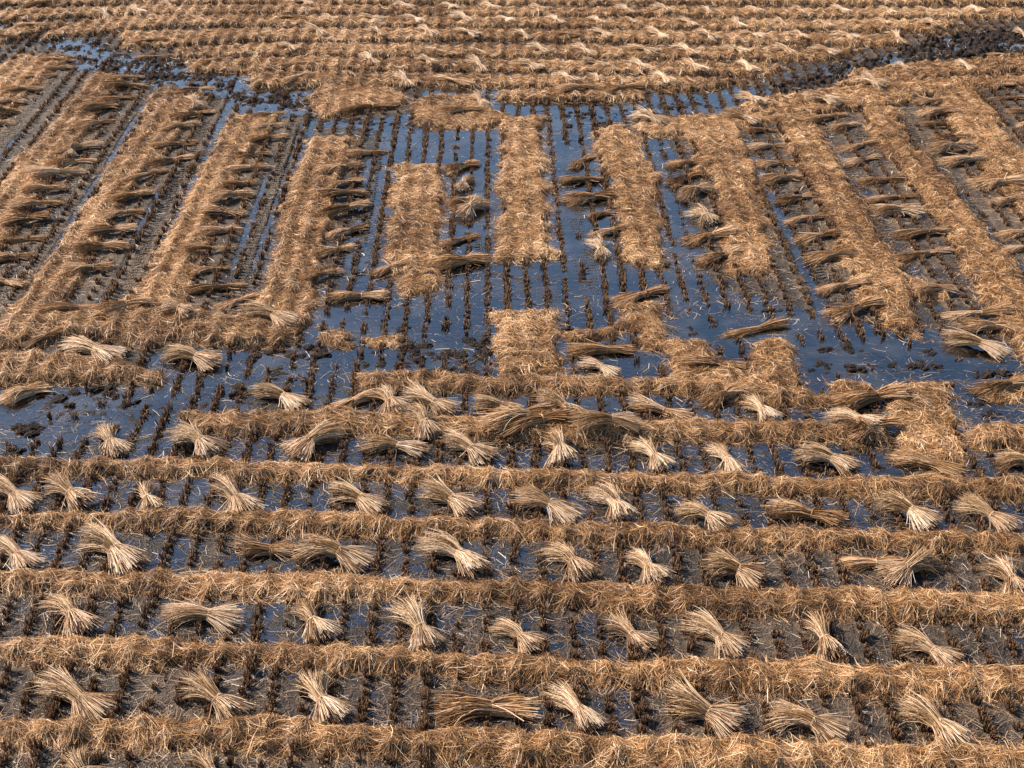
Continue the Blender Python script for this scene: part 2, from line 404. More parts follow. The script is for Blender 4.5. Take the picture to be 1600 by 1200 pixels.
trk = np.zeros_like(Z)
for x3, y0, y1, hw in TRACKS:
    d = A - row_a(x3)
    s = sstep(hw * 1.15, hw * .9, np.abs(d)) * sstep(y0 - 5, y0, PYY) * sstep(y1 + 5, y1, PYY)
    bars = np.sin((B + np.abs(d) * .35 + vn(XX, YY, .6, 2) * .03) * (2 * math.pi / .105))
    trk = np.maximum(trk, s * .15)
    Z += s * (np.clip(bars * 1.6, -1, 1) * .024 - .010) * (.8 + vn(XX, YY, .5, 3) * .9)
churn = np.zeros_like(Z)
for poly, amt in CHURN:
    i, s = region(poly, 8)
    x, y = XX[i], YY[i]
    r = np.abs(vn(x, y, .19, 5)) * 2.0 + np.abs(vn(x, y, .09, 6)) * 1.6 + np.abs(vn(x, y, .05, 1)) * 1.2 + vn(x, y, .4, 7) * 1.3 - .85
    Z[i] += s * amt * r * 1.6
    churn[i] = np.maximum(churn[i], s * min(1, amt / .014) * .95)
churn = np.maximum(churn, trk)
# soil heaped a little round every stubble hill
HA, HB = 0.305, 0.122
a0 = (lambda p: p[0] * RDY - p[1] * RDX)(G(793, 480))
fa = (A - a0) / HA; fb = B / HB
da = (fa - np.round(fa)) * HA; db = (fb - np.round(fb)) * HB
hill = np.exp(-(da / .05) ** 2)
Z += hill * .010 * (1 - .5 * churn) * sstep(.022, .0, wet)
hillbump = np.exp(-(da / .085) ** 2 - (db / .065) ** 2)

def gi(x, y): return np.clip(((np.asarray(x) + 15.0) / STEP), 0, len(gx) - 1.01), np.clip(((np.asarray(y) - 9.0) / STEP), 0, len(gy) - 1.01)
def samp(Hm, x, y):
    fx, fy = gi(x, y); ix = fx.astype(int); iy = fy.astype(int); fx = fx - ix; fy = fy - iy
    return (Hm[ix, iy] * (1 - fx) + Hm[ix + 1, iy] * fx) * (1 - fy) + (Hm[ix, iy + 1] * (1 - fx) + Hm[ix + 1, iy + 1] * fx) * fy

# ------------------------------------------------------------------ straw swaths and mats
T = np.zeros_like(Z)              # thickness of straw everywhere
def build_mat(name, label, poly, H, dens, width, length, bump, group, edge=.10, amp=1.0, fray=.16, fluff=1.0, tone0=.0):
    poly = [(px - 260 if px <= -100 else px + 260 if px >= 1700 else px, py) for px, py in poly]   # on past the frame
    P = [G(*p) for p in poly]
    xs = [p[0] for p in P]; ys = [p[1] for p in P]
    x0, x1 = max(min(xs) - .3, -14.9), min(max(xs) + .3, 14.9); y0, y1 = max(min(ys) - .3, 9.05), min(max(ys) + .3, 42.9)
    ia, ib = int((x0 + 15) / STEP), int((x1 + 15) / STEP); ja, jb = int((y0 - 9) / STEP), int((y1 - 9) / STEP)
    sl_ = (slice(ia, ib), slice(ja, jb))
    x, y = XX[sl_], YY[sl_]
    d = sdf(P, x, y) + (vn(x, y, .5, 1) * .22 + vn(x, y, .17, 2) * .16 + vn(x, y, .07, 3) * .06) * amp
    cov = sstep(.0, -edge, d)
    lump = vn(x, y, 1.3, 6) * .05 + vn(x, y, .35, 4) * .07 + vn(x, y, .15, 5) * .075 + vn(x, y, .06, 6) * .03
    t = cov * np.maximum(H + hillbump[sl_] * bump + lump * fluff * min(1, H / .08), .012)
    prev = T[sl_]
    own = (t > .006)
    T[sl_] = np.maximum(prev, t)
    # bed
    z = Z[sl_]
    zt = np.maximum(z, 0) + t
    nx, ny = x.shape
    st = 2 if nx * ny > 60000 else 1
    # bed mesh
    xb, yb, tb, zb = x[::st, ::st], y[::st, ::st], t[::st, ::st], zt[::st, ::st]
    okv = tb > .010
    okf = okv[:-1, :-1] & okv[1:, :-1] & okv[:-1, 1:] & okv[1:, 1:]
    idx = np.arange(xb.size).reshape(xb.shape)
    q = np.stack([idx[:-1, :-1][okf], idx[1:, :-1][okf], idx[1:, 1:][okf], idx[:-1, 1:][okf]], axis=1)
    used = np.unique(q); mp_ = np.full(xb.size, -1); mp_[used] = np.arange(len(used))
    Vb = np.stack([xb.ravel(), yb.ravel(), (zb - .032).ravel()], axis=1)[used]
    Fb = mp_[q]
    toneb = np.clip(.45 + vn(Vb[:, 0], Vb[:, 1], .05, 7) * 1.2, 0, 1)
    # straws
    area = (t > .012).sum() * STEP * STEP
    N = int(area * dens * 1.25)
    ci = np.where(t.ravel() > .010)[0]
    pick = rng.choice(ci, N)
    sx = x.ravel()[pick] + (rng.random(N) - .5) * STEP; sy = y.ravel()[pick] + (rng.random(N) - .5) * STEP
    co = np.where(((d > -.05) & (d < .26) & (t < .03)).ravel())[0]
    Nf = int(N * .16)
    if len(co):
        pk = rng.choice(co, Nf)
        kp = rng.random(Nf) < np.exp(-np.maximum(d.ravel()[pk], 0) / .075)
        pk = pk[kp]
        sx[:len(pk)] = x.ravel()[pk]; sy[:len(pk)] = y.ravel()[pk]
    ang = vn(sx, sy, .28, 0) * 7.0 + rng.normal(0, .75, N)
    L = length * (.45 + rng.random(N) ** 1.6 * 1.1)
    cur = rng.normal(0, .35, N)
    k = 4
    s = np.linspace(-.5, .5, k)
    Pc = np.empty((N, k, 3))
    for j in range(k):
        aj = ang + cur * s[j]
        Pc[:, j, 0] = sx + np.cos(aj) * L * s[j]; Pc[:, j, 1] = sy + np.sin(aj) * L * s[j]
    zz = np.stack([samp(Z, Pc[:, j, 0], Pc[:, j, 1]) for j in range(k)], 1)
    full = np.zeros_like(Z[sl_])
    def samp_t(xq, yq):
        fx = np.clip((xq + 15.0) / STEP - ia, 0, nx - 1.01); fy = np.clip((yq - 9.0) / STEP - ja, 0, ny - 1.01)
        i_ = fx.astype(int); j_ = fy.astype(int)
        return t[i_, j_]
    tt = np.stack([samp_t(Pc[:, j, 0], Pc[:, j, 1]) for j in range(k)], 1)
    hmid = tt.max(1, keepdims=True)
    tl = tt * .7 + (hmid - .03) * .3                      # stiff straws bridge over the dips
    lift = rng.normal(-.004, .018 * fluff, N)[:, None] + (s * rng.normal(0, .16 * fluff, N)[:, None]) * L[:, None]
    Pc[:, :, 2] = np.maximum(np.maximum(zz, 0) + np.maximum(tl, 0) + lift, np.maximum(zz, 0) + .003)
    wd = width * (.55 + rng.random(N) * .8)
    roll = rng.normal(0, .7, N)
    wv = np.stack([-np.sin(ang) * np.cos(roll), np.cos(ang) * np.cos(roll), np.sin(roll)], 1)[:, None, :] * wd[:, None, None] * .5
    wv = np.repeat(wv, k, 1); wv[:, 0] *= .6; wv[:, -1] *= .5
    Vs, Fs = ribbons(Pc, wv, len(Vb))
    tn = np.clip(.42 + tone0 + rng.normal(0, .16 + .07 * fluff, N) + vn(sx, sy, .8, 3) * .30 + vn(sx, sy, 2.3, 5) * .22 + vn(sx, sy, .12, 4) * .40 + (rng.random(N) < .07) * .4, 0, 1)
    V = np.concatenate([Vb, Vs]); Fq = np.concatenate([Fb, Fs])
    tone = np.concatenate([toneb, np.repeat(tn, k * 2)])
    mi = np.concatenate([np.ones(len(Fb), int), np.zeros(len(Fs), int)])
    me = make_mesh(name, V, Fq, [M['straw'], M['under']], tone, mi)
    o = link(name, me)
    tag(o, label, 'straw swath' if name == 'straw_swath' else 'straw mat', group)
    return N
tot = 0
for i, (nme, lab, poly) in enumerate(FRONT):
    near = i < 5
    if near:                     # the photo's upper edge is the top of the pile, its foot lies a little nearer
        poly = [(px, py + 8.0 * (py + 700) / 1780) for px, py in poly[:5]] + list(poly[5:])
    tot += build_mat(nme, lab, poly, .080, [4000, 3100, 2900, 2600, 2300, 2000, 2000, 2000, 2000, 2000][i], 0.0043, .22, .06, 'straw swaths crossing the lower field', .12, .6, fluff=.75)
for nme, lab, poly in EXTRA:
    build_mat(nme, lab, poly, .080, 2500, .0045, .22, .06, 'straw swaths crossing the lower field', .12, .6, fluff=.75)
for nme, lab, poly in COLS:
    tot += build_mat(nme, lab, poly, .055, 2700, .0050, .15, .05, 'straw swaths running up the middle of the field', .12, 1.05, fluff=.6, tone0=.05)
for nme, lab, poly in BLOCKS:
    tot += build_mat(nme, lab, poly, .055, 2500, .005, .17, .04, 'loose straw mats around the pools', .10, .9, fluff=.65, tone0=.04)
for nme, lab, poly in TOP:
    tot += build_mat(nme, lab, [(px, py + (1.2 if k < len(poly) // 2 else 1.2)) for k, (px, py) in enumerate(poly)], .075, 1500, .0068, .16, .06, 'far straw swaths at the top', .09, .35, fluff=.6, tone0=.09)
print('straws', tot)

# ------------------------------------------------------------------ ground and water meshes
def pad(g, lo, hi):
    return np.concatenate([lo, g, hi])
ex = np.array([-400., -150, -60, -30, -18, -15.5]); ey0 = np.array([-300., -60, -10, 2, 6, 8.3]); ey1 = np.array([43.5, 46, 55, 90, 200, 900])
k2 = 1
gxx = pad(gx[::k2], ex, -ex[::-1]); gyy = pad(gy[::k2], ey0, ey1)
XF, YF = np.meshgrid(gxx, gyy, indexing='ij')
Zp = np.full(XF.shape, .012); Cp = np.zeros(XF.shape)
Zp[6:-6, 6:-6] = Z; Cp[6:-6, 6:-6] = churn
idx = np.arange(XF.size).reshape(XF.shape)
q = np.stack([idx[:-1, :-1], idx[1:, :-1], idx[1:, 1:], idx[:-1, 1:]], -1).reshape(-1, 4)
me = make_mesh('ground', np.stack([XF, YF, Zp], -1).reshape(-1, 3), q, [M['mud']], Cp.ravel(), attr='churn')
tag(link('ground', me), kind='structure')
me = make_mesh('water', [(-400, -300, 0), (400, -300, 0), (400, 900, 0), (-400, 900, 0)], [(0, 1, 2, 3)], [M['water']])
tag(link('water', me), kind='structure')

# ------------------------------------------------------------------ stubble hills
def clump_geo(n, h, wdt, simple=False):
    th = rng.random(n) * 6.283; r = np.sqrt(rng.random(n)) * wdt
    bx, by = np.cos(th) * r * .8, np.sin(th) * r
    tx = bx * 1.5 + rng.normal(0, .008, n); ty = by * 1.5 + rng.normal(0, .008, n)
    hh = h * (.6 + rng.random(n) * .5)
    P = np.stack([np.stack([bx, by, np.full(n, -.02)], 1), np.stack([(bx + tx) / 2, (by + ty) / 2, hh * .5], 1), np.stack([tx, ty, hh], 1)], 1)
    rad = np.tile(np.array([.0035, .004, .0042]) * (1.5 if simple else 1.15), (n, 1))
    V, Fq = tubes(P, rad)
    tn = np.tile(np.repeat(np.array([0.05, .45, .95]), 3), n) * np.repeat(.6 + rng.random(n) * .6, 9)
    return V, Fq, tn
CLN = []
for k in range(8):
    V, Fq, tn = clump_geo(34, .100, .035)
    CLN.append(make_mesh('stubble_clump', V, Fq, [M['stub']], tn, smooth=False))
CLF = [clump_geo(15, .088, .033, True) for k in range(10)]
na0, na1 = int((-14.5 - a0) / HA), int((14.5 - a0) / HA)
cand = []
NOST = [([(20,600),(100,598),(170,622),(300,620),(150,680),(-40,705),(-40,640)], .86), ([(1250,540),(1500,520),(1620,560),(1620,668),(1500,668),(1490,600),(1260,610)], .97),
        ([(1050,470),(1300,500),(1240,535),(1120,540),(1040,530)], .8), ([(480,500),(560,480),(600,520),(620,600),(480,540)], .5), ([(330,545),(480,545),(480,600),(330,610)], .45),
        ([(900,545),(1060,545),(1010,600),(900,590)], .95), ([(640,495),(770,520),(770,575),(640,560)], .6),
        ([(60,55),(180,70),(400,118),(500,140),(490,180),(330,145),(120,108)], .55), ([(1200,150),(1400,84),(1600,40),(1600,80),(1320,124)], .75)]
ai = np.arange(na0, na1); bi = np.arange(int(9.3 / HB), int(42.5 / HB))
AI, BI = [v.ravel() for v in np.meshgrid(ai, bi)]
ca = a0 + AI * HA + rng.normal(0, .012, AI.size); cb = BI * HB + rng.normal(0, .014, AI.size)
cx = ca * RDY + cb * RDX; cy = -ca * RDX + cb * RDY
cpx, cpy = PX(cx, cy)
ok = (np.abs(cx) < 14.5) & (cpx > -330) & (cpx < 1930) & (cpy < 1330) & (cpy > -12)
ok &= samp(T, cx, cy) < .035
keep = np.full(AI.size, .93)
for poly, pr in NOST:
    keep = np.where(sdf(poly, cpx, cpy) < 0, 1 - pr, keep)
x300 = 765 + (cpx - 765) * 1000 / (cpy + 700)
for x3, y0, y1, hw in TRACKS:
    keep = np.where((np.abs(ca - row_a(x3)) < hw - .04) & (cpy > y0) & (cpy < y1), .06, keep)
rowk = rng.uniform(.88, 1.1, 400); rowh = rng.uniform(.55, 1.15, 400)
keep *= rowk[AI % 400] * (1.02 + .7 * vn(cx, cy, .55, 5))
ok &= rng.random(AI.size) < keep
ids = np.where(ok)[0]
onpx = (cpx[ids] > 2) & (cpx[ids] < 1598) & (cpy[ids] < 1194)
ids_in = ids[onpx]; order = ids_in[np.argsort(-cpy[ids_in])]
hero = list(order[:290]); hs = set(hero)
def gap_name(px, py):
    f = lambda a: np.interp(px, [p[0] for p in a], [p[1] for p in a])
    t1 = f([(-120,1138),(1720,1205)]); t2 = f([(-120,1012),(1720,1080)]); t3 = f([(-120,905),(1720,960)]); t4 = f([(-120,810),(1720,860)])
    if py > t1: return 'in the mud below the lowest straw swath'
    if py > t2: return 'between the lowest and second lowest straw swath'
    if py > t3: return 'between the second and third lowest straw swath'
    if py > t4: return 'between the third and fourth lowest straw swath'
    return 'beyond the fourth lowest straw swath'
for k, i in enumerate(hero):
    o = bpy.data.objects.new('stubble_clump', CLN[k % 8])
    sc.collection.objects.link(o)
    o.location = (cx[i], cy[i], float(samp(Z, cx[i], cy[i])) - .004)
    o.rotation_euler = (rng.normal(0, .10), rng.normal(0, .10), rng.random() * 6.28)
    s = .8 + rng.random() * .45; o.scale = (s * 1.05, s * 1.05, s * (.75 + rng.random() * .45) * rowh[AI[i] % 400])
    g = gap_name(cpx[i], cpy[i])
    tag(o, 'short dark brown rice stubble clump ' + g, 'stubble clump', 'rice stubble clumps ' + g)
Vl, Fl, Tl = [], [], []; base = 0
for i in ids:
    if i in hs: continue
    V, Fq, tn = CLF[rng.integers(10)]
    a = rng.random() * 6.28; c, s = math.cos(a), math.sin(a); sc_ = .75 + rng.random() * .5
    sz = (.7 + rng.random() * .6) * rowh[AI[i] % 400]
    z0 = samp(Z, cx[i], cy[i])
    VV = np.stack([(V[:, 0] * c - V[:, 1] * s) * sc_ * 1.15 + cx[i], (V[:, 0] * s + V[:, 1] * c) * sc_ * 1.15 + cy[i], V[:, 2] * sz + z0], 1)
    Vl.append(VV); Fl.append(Fq + base); Tl.append(tn); base += len(V)
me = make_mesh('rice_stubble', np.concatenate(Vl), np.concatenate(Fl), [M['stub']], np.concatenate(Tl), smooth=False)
tag(link('rice_stubble', me), 'rows of dark rice stubble standing in mud and water', kind='stuff')
print('stubble', len(ids))

# ------------------------------------------------------------------ loose straws scattered on mud and water
N = 190000
u = rng.random(N)
ppy = 1230 - 1250 * u ** 1.0; ppx = rng.random(N) * 2200 - 300
sx, sy = G(ppx, ppy) if False else (None, None)
tt_ = HCAM / (ST + (ppy - 600) / F * CT); sx = (ppx - 800) / F * tt_; sy = (CT - (ppy - 600) / F * ST) * tt_
near = np.zeros(N)
tk = samp(T, np.clip(sx, -14.8, 14.8), np.clip(sy, 9.1, 42.8))
dn = .30 + vn(sx, sy, .7, 2) * 1.0 + .35 * (ppy > 640) + .45 * ((ppx < 480) & (ppy < 520)) + .35 * ((ppx > 1150) & (ppy < 470)) + .35 * (samp(T, np.clip(sx, -14.8, 14.8), np.clip(sy + .15, 9.1, 42.8)) > .02) + .35 * (samp(T, np.clip(sx + .15, -14.8, 14.8), np.clip(sy, 9.1, 42.8)) > .02) + .35 * (samp(T, np.clip(sx - .15, -14.8, 14.8), np.clip(sy, 9.1, 42.8)) > .02)
okk = (tk < .02) & (rng.random(N) < dn) & (np.abs(sx) < 14.5)
sx, sy = sx[okk], sy[okk]; N = len(sx)
ang = rng.normal(0, .9, N) + vn(sx, sy, .6, 1) * 5; L = .02 + rng.random(N) ** 3 * .26
s = np.array([-.5, 0, .5]); cur = rng.normal(0, .4, N)
Pc = np.empty((N, 3, 3))
for j in range(3):
    aj = ang + cur * s[j]
    Pc[:, j, 0] = sx + np.cos(aj) * L * s[j]; Pc[:, j, 1] = sy + np.sin(aj) * L * s[j]
zz = np.maximum(np.stack([samp(Z, Pc[:, j, 0], Pc[:, j, 1]) for j in range(3)], 1), 0)
Pc[:, :, 2] = zz.max(1, keepdims=True) * .6 + zz * .4 + .003 + (s * np.abs(rng.normal(0, .12, N))[:, None] + .06 * (rng.random(N) < .5)[:, None]) * L[:, None] * .5 + .002
roll = rng.normal(0, .4, N); wd = .0038 * (.6 + rng.random(N))
wd = wd * (1 + .6 * (sy > 20))
wv = np.repeat(np.stack([-np.sin(ang) * np.cos(roll), np.cos(ang) * np.cos(roll), np.sin(roll)], 1)[:, None, :] * wd[:, None, None] * .5, 3, 1)
V, Fq = ribbons(Pc, wv)
me = make_mesh('scattered_straw', V, Fq, [M['bits']], np.repeat(np.clip(rng.normal(.42, .28, N), 0, 1), 6))
tag(link('scattered_straw', me), 'loose pale straws scattered over the mud and water', kind='stuff')

# ------------------------------------------------------------------ sheaves
def sheaf_geo(n, wdt, zt, fan_b, fan_h, bh, bend, arch, rt=.08):
    """stalks run from the cut ends (+x) through the tie (origin) to the leafy tops (-x)"""
    th = rng.random(n) * 6.283; r = np.sqrt(rng.random(n))
    u = np.cos(th) * r; v = np.sin(th) * r
    # stalks cling together in tufts
    nt_ = 16
    tu, tv, tl = rng.uniform(-1, 1, nt_), rng.uniform(-1, 1, nt_), rng.uniform(.85, 1.1, nt_)
    near_ = np.argmin((u[:, None] - tu) ** 2 + (v[:, None] - tv) ** 2, axis=1)
    ub = u * .6 + tu[near_] * .4; vb = v * .6 + tv[near_] * .4
    a = ub * fan_b + rng.normal(0, .13, n)
    Lb = .40 * (.62 + rng.random(n) * .46) * tl[near_]
    odd = rng.random(n) < .11
    a = np.where(odd, a * 1.4 + rng.normal(0, .3, n), a)
    ze = np.clip(.03 + (vb + .9) * .5 * bh + rng.normal(0, .02, n) - np.abs(ub) * bh * .3, .006, 1)
    sb = np.array([0, .45, 1.0])
    Pb = np.empty((n, 3, 3))
    for j, s in enumerate(sb):
        Pb[:, j, 0] = np.cos(a) * Lb * s - .02 * (s == 0)
        Pb[:, j, 1] = u * rt + np.sin(a) * Lb * s
        Pb[:, j, 2] = np.maximum((zt + v * rt * .75) * (1 - s) + ze * s + .02 * math.sin(s * 3.14), .004)
    rb = np.tile(np.array([.9, 1, 1]) * wdt, (n, 1)) * (.7 + rng.random(n) * .6)[:, None]
    near2 = rng.permutation(nt_)[near_]
    uh = u * .65 + tu[near_] * .35; vh = v * .7 + tv[near_] * .3
    h = uh * fan_h + rng.normal(0, .09, n)
    h = np.where(odd, h * 1.5 + rng.normal(0, .35, n), h)
    Lh = .60 * (.62 + rng.random(n) * .40) * tl[near2]
    zh = np.clip(.02 + (vh + .9) * .5 * arch + rng.normal(0, .02, n) - np.abs(uh) * .04, .006, 1)
    sh = np.array([0, .3, .6, .82, 1.0])
    Ph = np.empty((n, 5, 3))
    curl = rng.normal(0, .04, n)
    for j, s in enumerate(sh):
        Ph[:, j, 0] = -np.cos(h * s) * Lh * s + .02 * (s == 0)
        Ph[:, j, 1] = u * rt + np.sin(h * (.35 + .65 * s)) * Lh * s + bend * s * s + curl * s * s
        Ph[:, j, 2] = np.maximum(zt + v * rt * .75 + .03 * math.sin(s * 3.14) * (1 + v) - (zt - zh) * s ** 1.5, .006)
    rh = np.array([.9, 1, .9, .75, .45]) * wdt * (.7 + rng.random(n) * .6)[:, None]
    tuft = rng.normal(0, .14, nt_)
    tb = np.repeat(np.clip(rng.normal(.52, .28, n) + tuft[near_], 0, 1), 9) * np.tile(np.repeat([.75, .95, 1.1], 3), n)
    thd = np.repeat(np.clip(rng.normal(.5, .28, n) + tuft[near2] * 1.3, 0, 1), 15)
    Vb, Fb = tubes(Pb, rb); Vh, Fh = tubes(Ph, rh)
    return (Vb, Fb, tb), (Vh, Fh, thd)
def tie_geo(zt):
    n = 14; k = 14; P = []
    for w_ in range(3):
        t = np.linspace(0, 6.283, k)
        r1, r2 = .080 + rng.random() * .004, .062 + rng.random() * .004
        off = (w_ - 1) * .010
        P.append(np.stack([np.full(k, off) + .008 * np.sin(t + w_), np.cos(t) * r1, zt + np.sin(t) * r2], 1))
    P.append(np.stack([np.linspace(-.01, .05, k), np.linspace(.0, .05, k), zt + .062 + .02 * np.sin(np.linspace(0, 3, k))], 1))
    P = np.array(P)
    V = []; Fq = []; base = 0
    d = P
    rr = .006
    n_, k_ = P.shape[:2]
    # frame: radial and x axis
    c = np.array([0, 0, zt]); rad = P - c; rad[:, :, 0] = 0; rad /= np.linalg.norm(rad, axis=2, keepdims=True)
    xa = np.zeros_like(P); xa[:, :, 0] = 1
    Vv = np.empty((n_, k_, 3, 3))
    for j in range(3):
        an = j * 2.0944
        Vv[:, :, j] = P + (rad * math.cos(an) + xa * math.sin(an)) * rr
    b0 = (np.arange(n_) * k_ * 3)[:, None, None] + (np.arange(k_ - 1) * 3)[None, :, None]
    j = np.arange(3)[None, None, :]; j2 = (j + 1) % 3
    Fq = np.stack(np.broadcast_arrays(b0 + j, b0 + j2, b0 + 3 + j2, b0 + 3 + j), axis=-1).reshape(-1, 4)
    return Vv.reshape(-1, 3), Fq, np.full(n_ * k_ * 3, .6)
PROTO = {}
def protos(kind, n, cnt, wdt, matb, math_, **kw):
    L = []
    for k in range(cnt):
        p = dict(kw)
        p['bend'] = kw['bend'] * rng.uniform(-1, 1) if kind != 'o' else kw['bend'] * rng.uniform(.3, 1)
        p['fan_b'] *= rng.uniform(.62, 1.3); p['fan_h'] *= rng.uniform(.6, 1.5); p['rt'] = p.get('rt', .08) * rng.uniform(.85, 1.2); p['bh'] *= rng.uniform(.8, 1.2); p['zt'] *= rng.uniform(.85, 1.1); p['arch'] *= rng.uniform(.7, 1.3)
        (Vb, Fb, tb), (Vh, Fh, thd) = sheaf_geo(n, wdt, **p)
        L.append((make_mesh('stalk_ends', Vb, Fb, [matb], tb), make_mesh('leafy_tops', Vh, Fh, [math_], thd),
                  make_mesh('tie_band', *tie_geo(p['zt'])[:2], [matb], tie_geo(p['zt'])[2])))
    PROTO[kind] = L
protos('p', 290, 14, .0035, M['stalk'], M['leafy'], zt=.135, fan_b=.54, fan_h=.23, bh=.19, bend=.09, arch=.15, rt=.085)
protos('o', 190, 14, .0047, M['olive'], M['olive'], zt=.065, fan_b=.24, fan_h=.24, bh=.08, bend=.12, arch=.08, rt=.085)
protos('w', 220, 4, .0044, M['white'], M['stalk'], zt=.12, fan_b=.5, fan_h=.4, bh=.17, bend=.08, arch=.13, rt=.08)
FAR = {}
for kind, mb, mh, kw in (('p', 'stalk', 'leafy', dict(zt=.12, fan_b=.6, fan_h=.45, bh=.17, bend=.05, arch=.14)), ('o', 'olive', 'olive', dict(zt=.08, fan_b=.3, fan_h=.3, bh=.11, bend=.1, arch=.10)), ('w', 'stalk', 'stalk', dict(zt=.13, fan_b=.6, fan_h=.5, bh=.15, bend=.05, arch=.20))):
    L = []
    for k in range(5):
        (Vb, Fb, tb), (Vh, Fh, thd) = sheaf_geo(110, .0065, **kw)
        L.append(make_mesh('rice_sheaf', np.concatenate([Vb, Vh]), np.concatenate([Fb, Fh + len(Vb)]), [M[mb], M[mh]],
                           np.concatenate([tb, thd]), np.concatenate([np.zeros(len(Fb)), np.ones(len(Fh))])))
    FAR[kind] = L
ORD = ['', 'first', 'second', 'third', 'fourth', 'fifth', 'sixth', 'seventh', 'eighth', 'ninth', 'tenth', 'eleventh', 'twelfth', 'thirteenth', 'fourteenth', 'fifteenth', 'sixteenth', 'seventeenth', 'eighteenth', 'nineteenth', 'twentieth']
LOOK = {'p': 'pale fanned sheaf', 'o': 'brown sheaf', 'w': 'whitish sheaf'}
NS = 0
def sheaf(hx, hy, bx, by, kind, label, group):
    global NS
    NS += 1
    h = G(hx, hy); b = G(bx, by)
    dx, dy = b[0] - h[0], b[1] - h[1]
    L = max(.38, min(1.15, math.hypot(dx, dy)))
    yaw = math.atan2(dy, dx) + random.gauss(0, .07)
    f = .585                        # the tie lies this far from the tops
    tx, ty = h[0] + dx * f, h[1] + dy * f
    HT = lambda x, y: float(max(samp(Z, x, y), 0) + max(0, samp(T, x, y) - .01))
    zh, zt, zb = HT(h[0] + dx * .15, h[1] + dy * .15), HT(tx, ty), HT(h[0] + dx * .88, h[1] + dy * .88)
    z0 = max((zh + zb) / 2, zt - .03) - .004
    pitch = math.atan2(zb - zh, max(L * .8, .3)) * .8
    s = L / .95
    rot = (0, -pitch, yaw)
    ws = min(1.1, max(.8, .5 + .5 * s)) * random.uniform(.72, .98); s *= random.uniform(.90, 1.01)
    flip = 1 if random.random() < .5 or kind == 'o' else -1
    if kind == 'o' and hy < 600: ws *= random.uniform(.62, .92)
    scl = (s, ws * flip, ws * random.uniform(.92, 1.1))
    if (hy + by) / 2 < 135:
        o = link('rice_sheaf', random.choice(FAR[kind]))
        o.location = (tx, ty, z0); o.rotation_euler = rot; o.scale = (s * .9, ws * .72 * flip, ws * .62)
        tag(o, label, 'sheaf', group)
        return o
    e = link('rice_sheaf', None)
    e.location = (tx, ty, z0); e.rotation_euler = (random.gauss(0, .12), rot[1] + random.gauss(0, .04), rot[2]); e.scale = scl
    tag(e, label, 'sheaf', group)
    pr = PROTO[kind][NS % len(PROTO[kind])]
    for nm, me in zip(('stalk_ends', 'leafy_tops', 'tie_band'), pr):
        link(nm, me, e)
    return e
